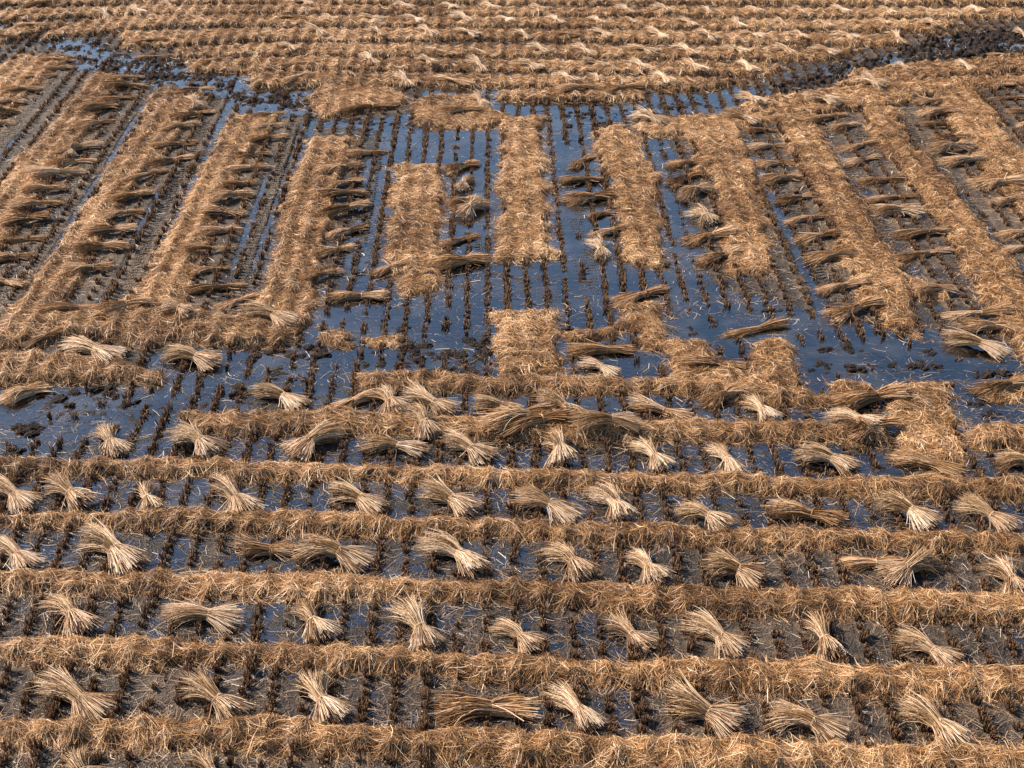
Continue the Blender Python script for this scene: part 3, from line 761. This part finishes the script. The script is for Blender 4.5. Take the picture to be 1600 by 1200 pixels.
# (place, what order, group, list of (tops x,y, cut ends x,y, kind))
ROWS = [
 ('peeping in at the bottom edge', 'from the left', [(108,1184,150,1240,'p'),(300,1186,350,1240,'p')]),
 ('above the lowest swath', 'from the left', [(80,1068,165,1132,'p'),(285,1075,380,1130,'p'),(478,1062,528,1135,'p'),(665,1118,842,1112,'o'),(862,1085,930,1148,'p'),(1032,1108,1160,1145,'p'),(1208,1112,1315,1165,'p'),(1402,1108,1505,1180,'p')]),
 ('above the second lowest swath', 'from the left', [(100,936,130,1000,'p'),(258,958,378,978,'p'),(474,945,505,1010,'p'),(628,955,675,1020,'p'),(778,975,840,1025,'p'),(948,970,1018,1022,'p'),(1070,978,1165,1030,'p'),(1262,970,1308,1038,'p'),(1398,992,1500,1052,'p')]),
 ('above the third lowest swath', 'from the left', [(0,848,50,892,'p'),(140,842,215,895,'p'),(362,864,465,862,'o'),(466,858,578,890,'p'),(662,850,755,900,'p'),(868,862,918,910,'p'),(985,868,1035,914,'p'),(1100,885,1195,918,'p'),(1303,890,1415,884,'o'),(1462,880,1380,912,'p'),(1540,888,1600,938,'p')]),
 ('above the fourth lowest swath', 'from the left', [(-10,758,50,798,'p'),(80,757,140,798,'p'),(218,758,245,808,'p'),(342,757,392,808,'p'),(520,767,600,806,'p'),(660,772,738,808,'p'),(798,780,905,815,'p'),(940,770,975,820,'p'),(1066,790,1140,834,'p'),(1195,800,1320,818,'o'),(1368,785,1462,828,'p'),(1498,790,1585,832,'p')]),
 ('above the fifth lowest swath', 'from the left', [(162,672,185,716,'p'),(285,676,335,716,'p'),(525,676,455,718,'p'),(560,695,668,712,'p'),(655,648,672,693,'p'),(684,692,775,722,'p'),(862,686,890,732,'p'),(1003,694,1042,738,'p'),(1108,704,1155,744,'p'),(1250,708,1335,740,'p'),(1385,714,1505,742,'o'),(1552,722,1640,736,'p')]),
 ('in the crowded line below the central pool', 'from the left', [(394,612,478,642,'p'),(588,610,528,648,'o'),(598,612,625,650,'p'),(632,618,712,648,'p'),(738,634,815,648,'p'),(845,622,908,656,'p'),(978,632,1082,656,'o'),(1092,638,1165,612,'o'),(1168,630,1208,662,'p'),(1298,652,1375,682,'p')]),
 ('in the dark pile right of centre', 'from the left', [(740,682,880,650,'o'),(770,688,900,655,'o'),(888,682,1002,676,'p')]),
 ('beside the tall mat at the right pool', 'from the top', [(1300,636,1420,620,'o'),(1318,692,1402,666,'o')]),
 ('in the water right of the lower middle mat', 'from the left', [(885,556,992,546,'o'),(905,566,968,592,'w'),(1060,576,1168,574,'o'),(1110,528,1240,508,'o'),(958,478,1042,452,'o')]),
 ('at the feet of the far right columns', 'from the top', [(1458,502,1585,490,'o'),(1495,518,1595,514,'o'),(1472,530,1575,556,'p'),(1530,620,1610,602,'o')]),
 ('around the left end of the left pool', 'from the left', [(0,632,78,606,'o'),(30,548,100,526,'o'),(98,548,190,568,'p'),(258,552,345,574,'p'),(258,492,302,508,'p'),(378,490,468,514,'p'),(145,504,235,478,'o'),(52,497,172,487,'o'),(340,488,402,462,'o')]),
 ('right of the second column left of the middle', 'from the top', [(540,247,606,237,'o'),(500,274,567,260,'o'),(502,298,568,284,'o'),(500,318,572,302,'o'),(498,348,577,322,'o'),(502,376,577,356,'o'),(490,407,556,384,'o'),(470,448,532,424,'o'),(508,470,606,464,'o')]),
 ('around the narrow column left of the middle', 'from the top', [(692,271,748,256,'o'),(735,282,718,300,'p'),(698,324,748,308,'o'),(752,318,718,342,'p'),(682,390,750,368,'o'),(578,432,652,412,'o'),(676,422,760,406,'o')]),
 ('right of the middle column', 'from the top', [(892,268,928,242,'o'),(868,286,945,283,'o'),(878,320,962,308,'o'),(918,340,962,332,'o'),(918,372,988,358,'o'),(928,380,946,408,'w')]),
 ('between the first two columns right of middle', 'from the top', [(1040,262,1112,256,'o'),(1042,294,1098,272,'o'),(1062,312,1112,298,'p'),(1096,332,1108,356,'w'),(1060,382,1152,368,'o'),(1092,418,1158,394,'o')]),
 ('left of the third column right of the middle', 'from the top', [(1162,210,1212,205,'o'),(1168,236,1236,228,'o'),(1176,262,1242,256,'o'),(1190,288,1252,280,'o'),(1213,322,1278,306,'o'),(1225,352,1302,340,'o'),(1240,382,1314,368,'o'),(1253,412,1338,400,'o'),(1278,460,1354,446,'o'),(1288,498,1378,478,'o')]),
 ('left of the fourth column right of the middle', 'from the top', [(1258,198,1322,180,'o'),(1300,207,1342,195,'o'),(1310,238,1372,224,'o'),(1320,262,1376,246,'o'),(1340,292,1412,281,'o'),(1352,320,1442,306,'o'),(1360,336,1440,338,'p'),(1398,377,1482,363,'o'),(1403,414,1484,390,'o'),(1430,466,1492,458,'o')]),
 ('left of the last column at the right', 'from the top', [(1425,166,1482,161,'o'),(1432,186,1492,178,'o'),(1438,203,1508,200,'o'),(1455,226,1514,217,'o'),(1450,240,1522,235,'p'),(1468,262,1544,250,'o'),(1518,296,1602,288,'o'),(1548,328,1608,312,'o'),(1558,374,1625,364,'o'),(1568,397,1635,388,'o')]),
 ('along the right edge under the broad swath', 'from the top', [(1540,141,1585,136,'o'),(1548,160,1604,154,'o'),(1574,181,1620,175,'o'),(1590,202,1640,196,'o')]),
 ('right of the third column left of the middle', 'from the top', [(392,192,448,180,'o'),(390,207,445,198,'o'),(386,228,450,217,'o'),(362,251,425,243,'o'),(352,275,418,263,'o'),(338,297,405,288,'o'),(323,318,396,308,'o'),(312,342,382,339,'o'),(308,371,378,360,'o'),(284,401,367,392,'o'),(290,433,360,420,'o'),(288,461,384,450,'o')]),
 ('right of the fourth column left of the middle', 'from the top', [(278,155,334,143,'o'),(298,160,312,174,'w'),(263,193,337,177,'o'),(248,212,312,197,'o'),(232,240,310,224,'o'),(224,264,304,247,'o'),(190,292,260,270,'o'),(168,324,240,303,'o'),(152,349,228,332,'o'),(128,375,215,361,'o'),(108,402,200,388,'o'),(98,437,180,418,'o')]),
 ('right of the fifth column left of the middle', 'from the top', [(166,128,230,122,'o'),(162,144,230,138,'o'),(150,166,212,154,'o'),(118,181,184,169,'o'),(112,207,188,190,'o'),(84,247,158,229,'o'),(118,232,108,250,'w'),(72,267,150,252,'o'),(42,286,132,272,'o'),(26,309,108,299,'o'),(12,331,100,321,'o'),(-5,360,80,345,'o'),(-10,386,72,374,'o'),(-20,414,56,402,'o'),(-30,440,40,450,'o')]),
 ('on the column in the upper left corner', 'from the top', [(58,101,122,96,'o'),(52,117,118,107,'o'),(28,133,90,119,'o'),(2,152,66,141,'o'),(-10,170,42,161,'o'),(-20,185,32,177,'o'),(-30,202,24,195,'o'),(-20,68,36,62,'o')]),
 ('among the swaths of the upper left corner', 'from the left', [(8,37,68,20,'o'),(28,14,98,6,'o'),(22,49,75,47,'o'),(158,22,172,34,'w'),(205,20,222,32,'w'),(200,76,268,67,'o'),(205,93,278,88,'o'),(310,111,372,90,'o'),(255,8,270,14,'w')]),
 ('around the upper central pool', 'from the left', [(435,112,508,101,'o'),(438,137,490,121,'o'),(532,180,618,168,'o'),(680,182,755,174,'o'),(742,155,760,170,'p'),(868,149,930,146,'o'),(932,152,1006,144,'o'),(985,184,1045,200,'w'),(1130,183,1185,198,'p'),(1150,155,1192,173,'p')]),
 ('on the swaths above the right columns', 'from the left', [(1255,160,1312,174,'w'),(1340,130,1382,146,'w'),(1395,106,1422,116,'w'),(1490,106,1522,118,'w'),(1540,92,1590,90,'o'),(1495,46,1552,42,'o'),(1580,54,1610,62,'w')]),
 ('on the seventh swath from the top', 'from the left', [(622,122,642,140,'w'),(668,128,742,138,'o'),(865,119,902,138,'w'),(922,119,942,136,'w'),(960,122,982,140,'p'),(1020,118,1052,140,'w')]),
 ('on the sixth swath from the top', 'from the left', [(568,94,588,110,'w'),(652,98,682,113,'p'),(738,98,758,116,'w'),(802,102,850,115,'p'),(902,100,952,112,'p'),(985,98,1012,116,'w'),(1064,98,1096,122,'w'),(1152,98,1180,120,'w')]),
 ('on the fifth swath from the top', 'from the left', [(432,76,470,86,'p'),(658,80,712,90,'o'),(726,80,778,92,'o'),(824,78,860,90,'w'),(898,78,925,93,'w'),(972,80,1032,90,'p'),(1055,74,1088,97,'w'),(1124,80,1172,92,'p'),(1210,78,1242,92,'w'),(1264,80,1312,92,'p')]),
 ('on the fourth swath from the top', 'from the left', [(402,56,448,64,'o'),(478,50,512,62,'w'),(578,52,602,66,'w'),(650,49,682,66,'w'),(708,54,752,66,'p'),(802,56,832,68,'w'),(858,62,912,66,'o'),(930,52,952,66,'w'),(1008,52,1046,68,'w'),(1084,56,1126,69,'p'),(1148,56,1198,69,'p'),(1243,54,1256,71,'w'),(1300,56,1342,71,'w'),(1392,54,1410,76,'w')]),
 ('on the third swath from the top', 'from the left', [(428,34,480,36,'o'),(500,28,528,40,'w'),(555,28,602,39,'p'),(628,32,666,42,'w'),(704,30,742,43,'w'),(778,30,802,43,'w'),(858,30,878,46,'w'),(918,32,946,45,'w'),(968,32,1002,44,'w'),(1064,35,1086,49,'w'),(1144,35,1158,50,'w'),(1208,38,1232,50,'w'),(1274,35,1302,50,'w'),(1368,34,1390,46,'w'),(1440,39,1466,51,'w')]),
 ('on the second swath from the top', 'from the left', [(464,6,488,16,'w'),(618,9,642,20,'w'),(688,12,716,22,'w'),(752,10,776,22,'w'),(828,11,852,24,'w'),(966,15,988,28,'w'),(1018,17,1052,27,'w'),(1096,16,1114,29,'w'),(1164,15,1192,28,'w'),(1238,18,1258,28,'w'),(1294,16,1328,28,'w'),(1368,17,1402,28,'w'),(1428,17,1462,28,'w'),(1508,16,1538,28,'w')]),
 ('on the topmost swath', 'from the left', [(920,-2,948,7,'w'),(1050,0,1080,8,'w'),(1150,-1,1180,8,'w'),(1348,-1,1372,9,'w'),(1450,0,1480,9,'w'),(1556,1,1584,10,'w')]),
]
for place, order_, L in ROWS:
    key = (lambda q: q[0] + q[2]) if order_ == 'from the left' else (lambda q: q[1] + q[3])
    L = sorted(L, key=key)
    for k, q in enumerate(L):
        lab = LOOK[q[4]] + ', ' + (ORD[k + 1] + ' ' + order_ + ' ' if len(L) > 1 else '') + place
        sheaf(*q[:4], q[4], lab, 'rice sheaves ' + place)
print('sheaves', NS)

# ------------------------------------------------------------------ mud clods
import bmesh
CLOD = []
for k in range(9):
    bm = bmesh.new()
    bmesh.ops.create_icosphere(bm, subdivisions=3, radius=1)
    ox = rng.random(3) * 50
    for v in bm.verts:
        c = v.co
        d = 1 + .8 * float(vn(c.x * 1.0 + ox[0] + c.z * .7, c.y + ox[1] - c.z, .8, k)) + .6 * float(vn(c.x + ox[1] + c.z, c.y + c.z * .8, .35, k + 1)) + .35 * float(vn(c.x - c.z, c.y + ox[2] + c.z, .15, k + 2))
        v.co = (c.x * d, c.y * d * .85, max(c.z * d * .6, -.35))
    me = bpy.data.meshes.new('mud_clod'); bm.to_mesh(me); bm.free(); me.materials.append(M['clod'])
    CLOD.append(me)
# (px, py, spread x, spread y, count, size m, place)
CL = [(185,612,28,8,7,.085,'at the top of the left pool'),(100,620,25,9,8,.075,'left in the left pool'),(48,672,22,12,8,.09,'standing in the left pool near the left edge'),(20,706,18,4,3,.09,'at the left edge above the fifth lowest swath'),
      (205,630,12,6,4,.07,'by the middle of the left pool'),(470,548,60,10,10,.06,'at the upper rim of the left pool'),(420,555,50,8,8,.07,'on the right arm of the left pool'),(655,545,30,12,12,.075,'in the curved ridge of the central pool'),
      (700,560,45,8,12,.065,'along the lower shore of the central pool'),(748,545,10,14,10,.08,'heaped left of the lower middle mat'),(625,515,16,8,8,.06,'at the foot of the narrow column'),
      (1205,486,22,4,6,.07,'in the dark bar of the right pool'),(1310,545,38,6,12,.075,'in the long ridge of the right pool'),(1290,572,30,8,8,.07,'at the near edge of the right pool'),(1395,570,6,5,3,.085,'in the middle of the right pool'),(1345,577,22,6,6,.07,'in the lower right pool'),
      (1440,572,28,6,9,.06,'between the tall mat and the right sheaves'),(1455,550,9,9,6,.06,'by the right end of the right pool'),(1080,520,16,6,6,.055,'alone in the water right of the ragged mat'),(1560,585,40,5,10,.075,'under the sheaves at the right edge'),
      (1540,645,30,12,9,.065,'in the pool corner at the right edge'),(1305,620,1,1,1,.10,'beside the rounded mat'),(880,520,16,6,5,.07,'right of the lower middle mat'),(925,538,28,3,6,.055,'under the thin straw tongue'),
      (905,430,8,5,3,.07,'below the right middle column'),(1030,416,14,6,5,.07,'at the foot of the first right column'),(1015,510,14,8,4,.06,'on the rim of the ragged mat'),
      (260,100,90,8,10,.07,'in the upper left pool'),(420,155,50,12,12,.07,'at the right end of the upper left pool'),(600,195,50,6,9,.07,'above the narrow column'),(900,185,30,14,14,.08,'in the upper central pool'),
      (1060,165,50,8,9,.07,'in the far central pool'),(70,68,25,6,5,.08,'at the left tip of the upper left pool'),(1280,132,60,10,8,.08,'in the near end of the black churned mud'),(1480,85,80,12,8,.09,'in the far end of the black churned mud'),
      (665,418,3,3,2,.05,'beside the two crossing sheaves'),(90,347,5,2,2,.07,'beside the fifth left column'),(500,552,30,4,4,.08,'below the floating muddy mat'),(370,610,30,10,6,.06,'among the stubble right of the left pool')]
for px, py, ax, ay, cnt, sz, place in CL:
    for k in range(cnt):
        qx, qy = px + rng.normal(0, .55) * ax, py + rng.normal(0, .55) * ay
        x, y = G(qx, qy)
        if abs(x) > 14 or samp(T, x, y) > .03: continue
        o = link('mud_clod', CLOD[rng.integers(9)])
        s = sz * (rng.uniform(.4, 1.25) if cnt > 1 else 1.0)
        o.location = (x, y, max(float(samp(Z, x, y)), -.01) + s * .05)
        o.rotation_euler = (rng.normal(0, .2), rng.normal(0, .2), rng.random() * 6.28)
        o.scale = (s * rng.uniform(.9, 1.5), s, s * rng.uniform(.5, .85))
        tag(o, 'wet black mud clod ' + place, 'mud clod', 'mud clods ' + place)
